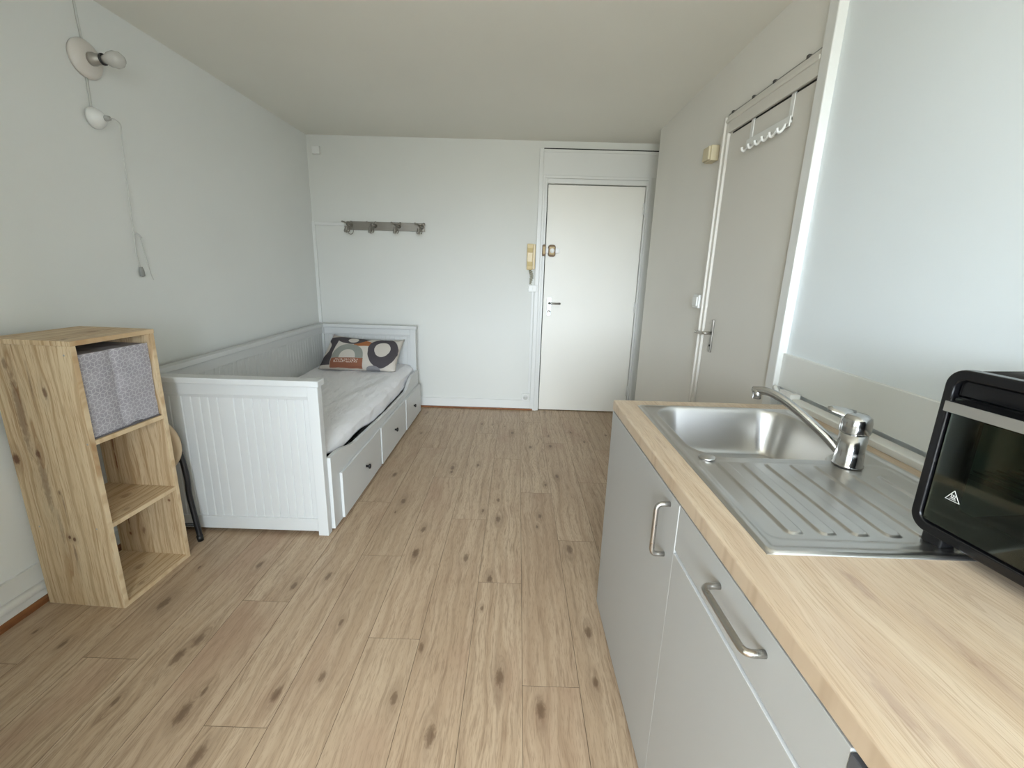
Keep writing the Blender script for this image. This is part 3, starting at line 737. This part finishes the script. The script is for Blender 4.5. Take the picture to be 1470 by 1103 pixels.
finish('hinge_bracket', MB().box(-1.80, -1.65, 1.941, 1.946, .46, .56), BLACKM, st)

# ---------------------------------------------------------------- kitchen run
WX0, WX1, WY0, WY1, WZ0, WZ1 = .3795, 1.075, -.40, 1.590, .866, .904
SX0, SX1, SY0, SY1 = .445, .990, .673, 1.527
wk = [(.40, .435, .055, .011, .50), (.345, .46, .07, .012, .42), (.60, .545, .05, .012, .45), (.47, .59, .12, .014, .34), (.42, .70, .10, .014, .30), (1.2, .42, .05, .006, .2)]
WORK = wood('oak worktop laminate', 1, 0, [(210, 191, 166), (197, 174, 147), (168, 142, 116), (190, 164, 142)], 42, wk, fiber=260, rough=.36, streak=.55, ray=.5, knotcol=(150, 122, 108), aspect=1.7, wide=.6, spec=.4)
def nose(y0, y1, x1, m):
    r1, r2 = .006, .004
    pr = [(WX0+r2-r2*math.sin(a*PI/8), WZ0+r2-r2*math.cos(a*PI/8)) for a in range(5)]
    pr += [(WX0+r1-r1*math.cos(a*PI/12), WZ1-r1+r1*math.sin(a*PI/12)) for a in range(7)] + [(x1, WZ1), (x1, WZ0)]
    return m.prism(pr, y0, y1, 'xz')
wm = MB(); hx0, hx1, hy0, hy1 = SX0+.02, SX1-.02, SY0+.02, SY1-.02
nose(WY0, hy0, WX1, wm); nose(hy0, hy1, hx0, wm); nose(hy1, WY1, WX1, wm); wm.box(hx1, WX1, hy0, hy1, WZ0, WZ1)
wt = finish('worktop', wm, WORK)
tag(wt, 'long oak effect worktop carrying sink, tap and black oven', 'worktop')

# sink: one pressed sheet with bowl, ribs and raised rim
BXa, BXb, BYa, BYb = .486, .952, 1.080, 1.512
def sdrr(x, y, cx, cy, hx_, hy_, r):
    qx, qy = abs(x-cx)-hx_+r, abs(y-cy)-hy_+r
    return math.hypot(max(qx, 0), max(qy, 0)) + min(max(qx, qy), 0) - r
def sstep(a, b_, t):
    t = min(1, max(0, (t-a)/(b_-a))); return t*t*(3-2*t)
cxB, cyB = (BXa+BXb)/2, (BYa+BYb)/2
def sinkz(x, y):
    d_out = -sdrr(x, y, (SX0+SX1)/2, (SY0+SY1)/2, (SX1-SX0)/2, (SY1-SY0)/2, .018)
    z = .001 + .005*sstep(0, .006, d_out) - .0035*sstep(.014, .024, d_out)
    # tap platform bites into the bowl's near right corner
    d = sdrr(x, y, cxB, cyB, (BXb-BXa)/2, (BYb-BYa)/2, .095)
    d = max(d, .082 - math.hypot(x-.905, y-1.050))
    if d < .012:
        z += .0015*sstep(.012, .004, d)
    if d < 0:
        z -= .150*sstep(0, -.052, d)**.9 + .006*sstep(-.05, -.2, d)
        z += -.006*sstep(.05, .02, math.hypot(x-cxB, y-cyB))
    # drainer field, slightly sunk, with raised ribs
    if y < 1.075 and d > .012:
        fld = -sdrr(x, y, .715, .890, .243, .175, .03)
        if fld > 0: z -= .0018*sstep(0, .008, fld)
        for k in range(7):
            xr = .535 + k*.0615
            y_hi = 1.05 if k < 5 else (1.0 if k == 5 else 1.0)
            if abs(x-xr) < .025 and y < y_hi+.02:
                q = -sdrr(x, y, xr, (.735+y_hi)/2, .0165, (y_hi-.735)/2, .012)
                z += .0042*sstep(-.001, .0045, q)
    return WZ1 + z
def axis(a, b_, n, extra):
    t = sorted(set([a+(b_-a)*i/n for i in range(n+1)] + extra)); o_ = [t[0]]
    for q in t[1:]:
        if q-o_[-1] > .0009: o_.append(q)
    return o_
ex = []
for k in range(7):
    for sgn in (-1, 1): ex += [.535+k*.0615+sgn*q for q in (.0175, .0158, .0142, .0125, .0115)]
xs = axis(SX0, SX1, 150, ex + [SX0+.003, SX0+.006, SX1-.003, SX1-.006])
ys = axis(SY0, SY1, 215, [SY0+.003, SY0+.006, .733, .7345, .736, .738, .740, SY1-.003])
sk = MB(); G = [[sk.b.verts.new((x, y, sinkz(x, y))) for y in ys] for x in xs]
for i in range(len(xs)-1):
    for j in range(len(ys)-1):
        f = sk.b.faces.new((G[i][j], G[i+1][j], G[i+1][j+1], G[i][j+1])); f.smooth = True
# turned-down edge
loop = [G[i][0] for i in range(len(xs))] + [G[-1][j] for j in range(1, len(ys))] + [G[i][-1] for i in range(len(xs)-2, -1, -1)] + [G[0][j] for j in range(len(ys)-2, 0, -1)]
low = [sk.b.verts.new((v.co.x, v.co.y, WZ1+.0002)) for v in loop]
for i in range(len(loop)):
    f = sk.b.faces.new((loop[i], low[i], low[(i+1) % len(loop)], loop[(i+1) % len(loop)]))
sn = thing('sink', 'stainless steel sink with bowl and ribbed drainer set in the worktop', 'sink', ((SX0+SX1)/2, (SY0+SY1)/2, WZ1))
finish('basin', sk, STEEL, sn, normals=False)
finish('waste_knob', MB().lathe((.508, 1.075, WZ1+.003), (0, 0, 1), [(0, 0), (0, .021), (.0022, .0215), (.0045, .0185), (.005, 0)], 28), STEEL, sn)
finish('drain', MB().lathe((cxB, cyB, WZ1-.163), (0, 0, 1), [(0, 0), (0, .040), (.004, .040), (.005, .034), (.002, .030), (.002, 0)], 32), CHROME, sn)

# mixer tap
TX, TY = .862, 1.060; TZ = WZ1+.003
tp = thing('mixer_tap', 'chrome single lever tap behind the sink with spout over the bowl', 'tap', (TX, TY, TZ))
finish('tap_body', MB().lathe((TX, TY, TZ), (0, 0, 1), [(0, 0), (0, .034), (.004, .0345), (.006, .032), (.034, .031), (.036, .0305), (.088, .031), (.088, 0)], 32), CHROME, tp)
top = MB().lathe((TX, TY, TZ+.089), (0, 0, 1), [(0, 0), (0, .0325), (.003, .0335), (.028, .0335), (.040, .031), (.047, .022), (.049, 0)], 32)
top.tube([(TX-.004, TY+.004, TZ+.130), (TX-.026, TY+.016, TZ+.136), (TX-.046, TY+.026, TZ+.140), (TX-.056, TY+.030, TZ+.141)], .012, 12, rs=[.018, .014, .011, .006], flat=.32)
finish('lever', top, CHROME, tp)
ddir = Vector((-.150, .215, 0)); ddir.normalize(); b0 = Vector((TX, TY, TZ))
P_ = [b0+ddir*q+Vector((0, 0, z)) for q, z in ((.026, .030), (.06, .058), (.12, .097), (.17, .124), (.205, .137), (.235, .139), (.262, .134))]
sp_ = MB().tube(bez(P_, 6), .012, 14)
e_ = P_[-1]
sp_.lathe(e_-ddir*.012+Vector((0, 0, .006)), (0, 0, -1), [(0, 0), (0, .0125), (.016, .0125), (.018, .0115), (.028, .0115), (.028, 0)], 18)
finish('spout', sp_, CHROME, tp)

# cabinets
CX0 = .3975; CXB = 1.07
def bar(pts, parent): finish('handle', MB().tube(rounded(pts, .016, 7), .0062, 14), NICKEL, parent)
k1 = thing('sink_cabinet', 'grey white base cabinet with single door under the sink bowl', 'cabinet', (.7, 1.24, 0))
cb_ = MB().box(CX0+.002, CXB, 1.570, 1.586, .02, .866).box(CX0+.002, CXB, .904, .920, .02, .866).box(CX0+.002, CXB, .920, 1.570, .02, .036).box(CXB-.012, CXB, .920, 1.570, .036, .866)
cb_.box(CX0+.03, CX0+.05, .904, 1.586, 0, .02)
finish('carcass', cb_, CABW, k1)
dd = finish('door', MB().box(CX0-.018, CX0, .9024, 1.586, .018, .862), CABW, k1, .0015)
bar([(CX0-.018, .955, .836), (CX0-.050, .955, .836), (CX0-.050, .955, .700), (CX0-.018, .955, .700)], dd)
k2 = thing('drawer_cabinet', 'grey white base cabinet with drawer over door nearest the camera', 'cabinet', (.7, .635, 0))
cb_ = MB().box(CX0+.002, CXB, .3848, .400, .02, .866).box(CX0+.002, CXB, .886, .902, .02, .866).box(CX0+.002, CXB, .400, .886, .02, .036).box(CXB-.012, CXB, .400, .886, .036, .866).box(CX0+.002, CXB-.012, .400, .886, .735, .747)
cb_.box(CX0+.03, CX0+.05, .3848, .902, 0, .02)
finish('carcass', cb_, CABE, k2)
dw = finish('drawer', MB().box(CX0-.0165, CX0+.001, .3845, .9014, .7485, .862), CABW, k2, .0012)
bar([(CX0-.0165, .694, .821), (CX0-.048, .694, .821), (CX0-.048, .546, .823), (CX0-.0165, .546, .823)], dw)
fd = finish('door', MB().box(CX0-.018, CX0, .3845, .9022, .018, .7405), CABW, k2, .0012)
finish('edge_band', MB().box(CX0-.0178, CX0-.0005, .3855, .9000, .7405, .7412), CABE, fd)
fg = thing('infill', 'plain dark grey front under the near end of the worktop beside the white cabinets', 'infill', (.75, .08, 0))  # plain dark grey box filling the space under the worktop's near end
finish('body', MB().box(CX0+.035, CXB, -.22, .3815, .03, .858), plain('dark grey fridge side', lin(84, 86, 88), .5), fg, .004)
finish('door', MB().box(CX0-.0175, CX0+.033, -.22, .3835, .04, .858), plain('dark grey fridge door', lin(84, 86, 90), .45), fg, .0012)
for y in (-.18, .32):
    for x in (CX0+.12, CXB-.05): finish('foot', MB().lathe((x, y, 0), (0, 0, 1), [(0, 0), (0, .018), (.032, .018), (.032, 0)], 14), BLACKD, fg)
# white trunking along the wall on the worktop
tk = thing('cable_trunking', 'white trunking lying along the rear of the worktop under the backsplash board', 'cable trunking', (1.05, .6, WZ1))
finish('duct', MB().prism([(1.030, WZ1), (1.0745, WZ1), (1.0745, WZ1+.022), (1.036, WZ1+.021), (1.030, WZ1+.018)], WY0, 1.600, 'xz'), WHITEP, tk, .001)
finish('end_piece', MB().box(1.034, 1.074, 1.602, 1.632, WZ1-.006, WZ1+.038).box(1.05, 1.074, 1.632, 1.70, WZ1-.004, WZ1+.034), WHITEP, tk, .002)
finish('clip', MB().tube(bez([(1.058, 1.700, WZ1-.01), (1.052, 1.715, WZ1+.02), (1.056, 1.738, WZ1+.03), (1.066, 1.755, WZ1+.03)], 5), .008, 8), WHITEP, tk)
bb = MB().box(1.082, XK, WY0, 1.767, .934, 1.072)
tag(finish('backsplash_board', bb, paint('pale grey white board', lin(236, 237, 233), .45, .03), bevel=.002), 'pale board fixed low along the kitchen wall above the trunking', 'backsplash board')

# the run stands a fraction of a degree off the wall line
YAW, PV = .0122, Vector((.3795, 1.0, 0))
RY = Matrix.Rotation(YAW, 3, 'Z')
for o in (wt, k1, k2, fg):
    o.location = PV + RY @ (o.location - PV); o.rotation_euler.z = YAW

# ---------------------------------------------------------------- oven
OW, OD, OZ = .44, .252, .024; OH = .325
oa = math.radians(7.2)
oc = Vector((.750, .754, WZ1+.0005)) + Matrix.Rotation(oa, 3, 'Z') @ Vector((OD/2, -OW/2, 0))
ov = thing('mini_oven', 'black tabletop oven with glass door on the worktop at right', 'oven', oc, oa, world=False)
fx = -OD/2; hy = OW/2; hx = OD/2
# shell: front bezel ring + hollow body
def ring_prism(m, o1, o2, lo, hi):
    f = lambda p, c: (c, p[0], p[1])
    A = [m.b.verts.new(f(p, lo)) for p in o1]; B = [m.b.verts.new(f(p, hi)) for p in o1]
    C = [m.b.verts.new(f(p, lo)) for p in o2]; D = [m.b.verts.new(f(p, hi)) for p in o2]
    n = len(A)
    for i in range(n):
        j = (i+1) % n
        m.b.faces.new((A[i], A[j], C[j], C[i])); m.b.faces.new((B[j], B[i], D[i], D[j]))
        f1 = m.b.faces.new((A[j], A[i], B[i], B[j])); f1.smooth = True
        f2 = m.b.faces.new((C[i], C[j], D[j], D[i])); f2.smooth = True
out = rrect(-hy, hy, OZ, OH, .030, 8); inn = rrect(-hy+.016, hy-.016, OZ+.018, OH-.018, .016, 8)
m = MB(); ring_prism(m, out, inn, fx, fx+.022)
finish('front_bezel', m, BLACKP, ov, .003, 3)
m = MB(); o2 = rrect(-hy+.004, hy-.004, OZ+.004, OH-.002, .026, 8); i2 = rrect(-hy+.020, hy-.020, OZ+.018, OH-.016, .012, 8)
ring_prism(m, o2, i2, fx+.0225, hx-.01)
m.prism(rrect(-hy+.006, hy-.006, OZ+.006, OH-.004, .026, 8), hx-.0098, hx, 'yz')
finish('body', m, BLACKD, ov)
finish('interior', MB().box(hx-.024, hx-.0105, -hy+.024, hy-.024, OZ+.022, OH-.020).box(fx+.03, hx-.025, -hy+.0235, -hy+.026, OZ+.022, OH-.020).box(fx+.03, hx-.025, hy-.026, hy-.0235, OZ+.022, OH-.02), plain('grey oven lining', lin(170, 182, 172), .4, .3), ov)
# door: frame with glass window, lower sill
GLASS = NT('smoked oven glass')
tr_ = GLASS.n('ShaderNodeBsdfTransparent'); tr_.inputs[0].default_value = (.52, .58, .54, 1)
gl = GLASS.n('ShaderNodeBsdfGlossy'); gl.inputs['Roughness'].default_value = .06; gl.inputs[0].default_value = (1, 1, 1, 1)
fr_ = GLASS.n('ShaderNodeFresnel'); fr_.inputs[0].default_value = 1.5
nz = GLASS.noise(GLASS.obj(), 30, 2)
mxs = GLASS.n('ShaderNodeMixShader'); GLASS.put(mxs.inputs[0], GLASS.math('MULTIPLY', fr_.outputs[0], .9)); GLASS.put(mxs.inputs[1], tr_.outputs[0]); GLASS.put(mxs.inputs[2], gl.outputs[0])
GLASS.t.links.new(mxs.outputs[0], GLASS.out.inputs[0])
do = MB(); ring_prism(do, rrect(-hy+.018, hy-.018, OZ+.020, OH-.048, .008, 4), rrect(-hy+.06, hy-.06, OZ+.060, OH-.080, .006, 4), fx+.006, fx+.018)
dr = finish('oven_door', do, BLACKP, ov)
finish('door_glass', MB().box(fx+.0040, fx+.0058, -hy+.020, hy-.020, OZ+.022, OH-.050), GLASS.m, dr)
finish('top_panel', MB().box(fx+.010, fx+.020, -hy+.018, hy-.018, OH-.047, OH-.019), BLACKP, ov, .002)
hz = OH-.0585
hdl = MB().box(fx-.034, fx+.004, -hy+.036, hy-.036, hz+.003, hz+.009).box(fx-.034, fx-.028, -hy+.036, hy-.036, hz-.008, hz+.009)
ha = finish('door_handle', hdl, BLACKP, dr, .002)
finish('handle_strip', MB().box(fx-.0362, fx-.0338, -hy+.036, hy-.036, hz-.0085, hz+.0085), SILVER, ha)
rk = MB()
for i in range(8): rk.tube([(fx+.05+i*.024, -hy+.026, OZ+.115), (fx+.05+i*.024, hy-.026, OZ+.115)], .002, 6)
rk.tube([(fx+.045, -hy+.026, OZ+.112), (fx+.045, hy-.026, OZ+.112)], .003, 6)
finish('wire_rack', rk, CHROME, ov)
for sx in (fx+.03, hx-.03):
    for sy in (-hy+.035, hy-.035):
        finish('foot', MB().box(sx-.017, sx+.017, sy-.017, sy+.017, 0, OZ+.004), BLACKD, ov, .003)
# hot surface triangle printed on the glass
ty, tz = .163, .100; ic = MB(); xw = fx+.0036
tri = [(ty+.011, tz), (ty-.011, tz), (ty, tz+.0185)]
def stroke(a, b_, w):
    a, b_ = Vector(a), Vector(b_); d = (b_-a).normalized(); n_ = Vector((-d.y, d.x))*w/2; a2, b2 = a-d*w/2, b_+d*w/2
    ic.prism([tuple(a2+n_), tuple(b2+n_), tuple(b2-n_), tuple(a2-n_)], xw-.0002, xw+.0003, 'yz')
for a, b_ in zip(tri, tri[1:]+tri[:1]): stroke(a, b_, .0009)
for k in (-1, 0, 1):
    for q in range(4):
        stroke((ty+k*.0028+.0008*(1 if q % 2 else -1), tz+.0045+q*.0017), (ty+k*.0028-.0008*(1 if q % 2 else -1), tz+.0045+(q+1)*.0017), .0008)
stroke((ty-.005, tz+.0028), (ty+.005, tz+.0028), .0007)
finish('warning_symbol', ic, plain('printed pale grey', lin(205, 205, 200), .6), dr)

# ---------------------------------------------------------------- light
world = bpy.data.worlds.new('overcast'); scene.world = world; world.use_nodes = True
wt_ = world.node_tree; bg = wt_.nodes['Background']
tc = wt_.nodes.new('ShaderNodeTexCoord'); sx = wt_.nodes.new('ShaderNodeSeparateXYZ'); wt_.links.new(tc.outputs['Generated'], sx.inputs[0])
cr_ = wt_.nodes.new('ShaderNodeValToRGB'); wt_.links.new(sx.outputs[2], cr_.inputs[0])
mr = wt_.nodes.new('ShaderNodeMapRange'); mr.inputs['From Min'].default_value = -1; wt_.links.new(sx.outputs[2], mr.inputs['Value']); wt_.links.new(mr.outputs[0], cr_.inputs[0])
e = cr_.color_ramp.elements
GROUND, SKYH, SKYZ = (.28, .30, .29), (.80, .91, 1.02), (.86, .95, 1.04)
e[0].position = 0; e[0].color = (*GROUND, 1); e[1].position = 1; e[1].color = (*SKYZ, 1)
q = e.new(.49); q.color = (*GROUND, 1); q = e.new(.515); q.color = (*SKYH, 1)
wt_.links.new(cr_.outputs[0], bg.inputs[0]); bg.inputs[1].default_value = 55.0
def portal(name, loc, rot, sx_, sy_):
    la = bpy.data.lights.new(name, 'AREA'); la.shape = 'RECTANGLE'; la.size = sx_; la.size_y = sy_; la.cycles.is_portal = True
    lo = bpy.data.objects.new(name, la); COL.objects.link(lo); lo.location = loc; lo.rotation_euler = rot
portal('window_portal', ((W0+W1)/2, YR-.03, (Z0+Z1)/2), (math.radians(90), 0, 0), W1-W0, Z1-Z0)

# ---------------------------------------------------------------- camera
cam = bpy.data.cameras.new('camera'); co = bpy.data.objects.new('camera', cam); COL.objects.link(co)
rt = Vector((0.99949634, 0.01461592, 0.02816802)); up = Vector((-0.03083064, 0.2369245, 0.97103875)); fw = Vector((-0.00751893, 0.97141812, -0.23725579))
co.matrix_world = Matrix(((rt.x, up.x, -fw.x, 0), (rt.y, up.y, -fw.y, 0), (rt.z, up.z, -fw.z, 1.3728), (0, 0, 0, 1)))
cam.sensor_fit = 'HORIZONTAL'; cam.sensor_width = 36; cam.lens = 631.18*36/1470
cam.shift_x = 0; cam.shift_y = -(551.5-540.08)/1470
cam.clip_start = .02
scene.camera = co
scene.view_settings.view_transform = 'Standard'; scene.view_settings.look = 'None'
scene.view_settings.gamma = 1; scene.view_settings.use_curve_mapping = False
scene.view_settings.exposure = -0.40
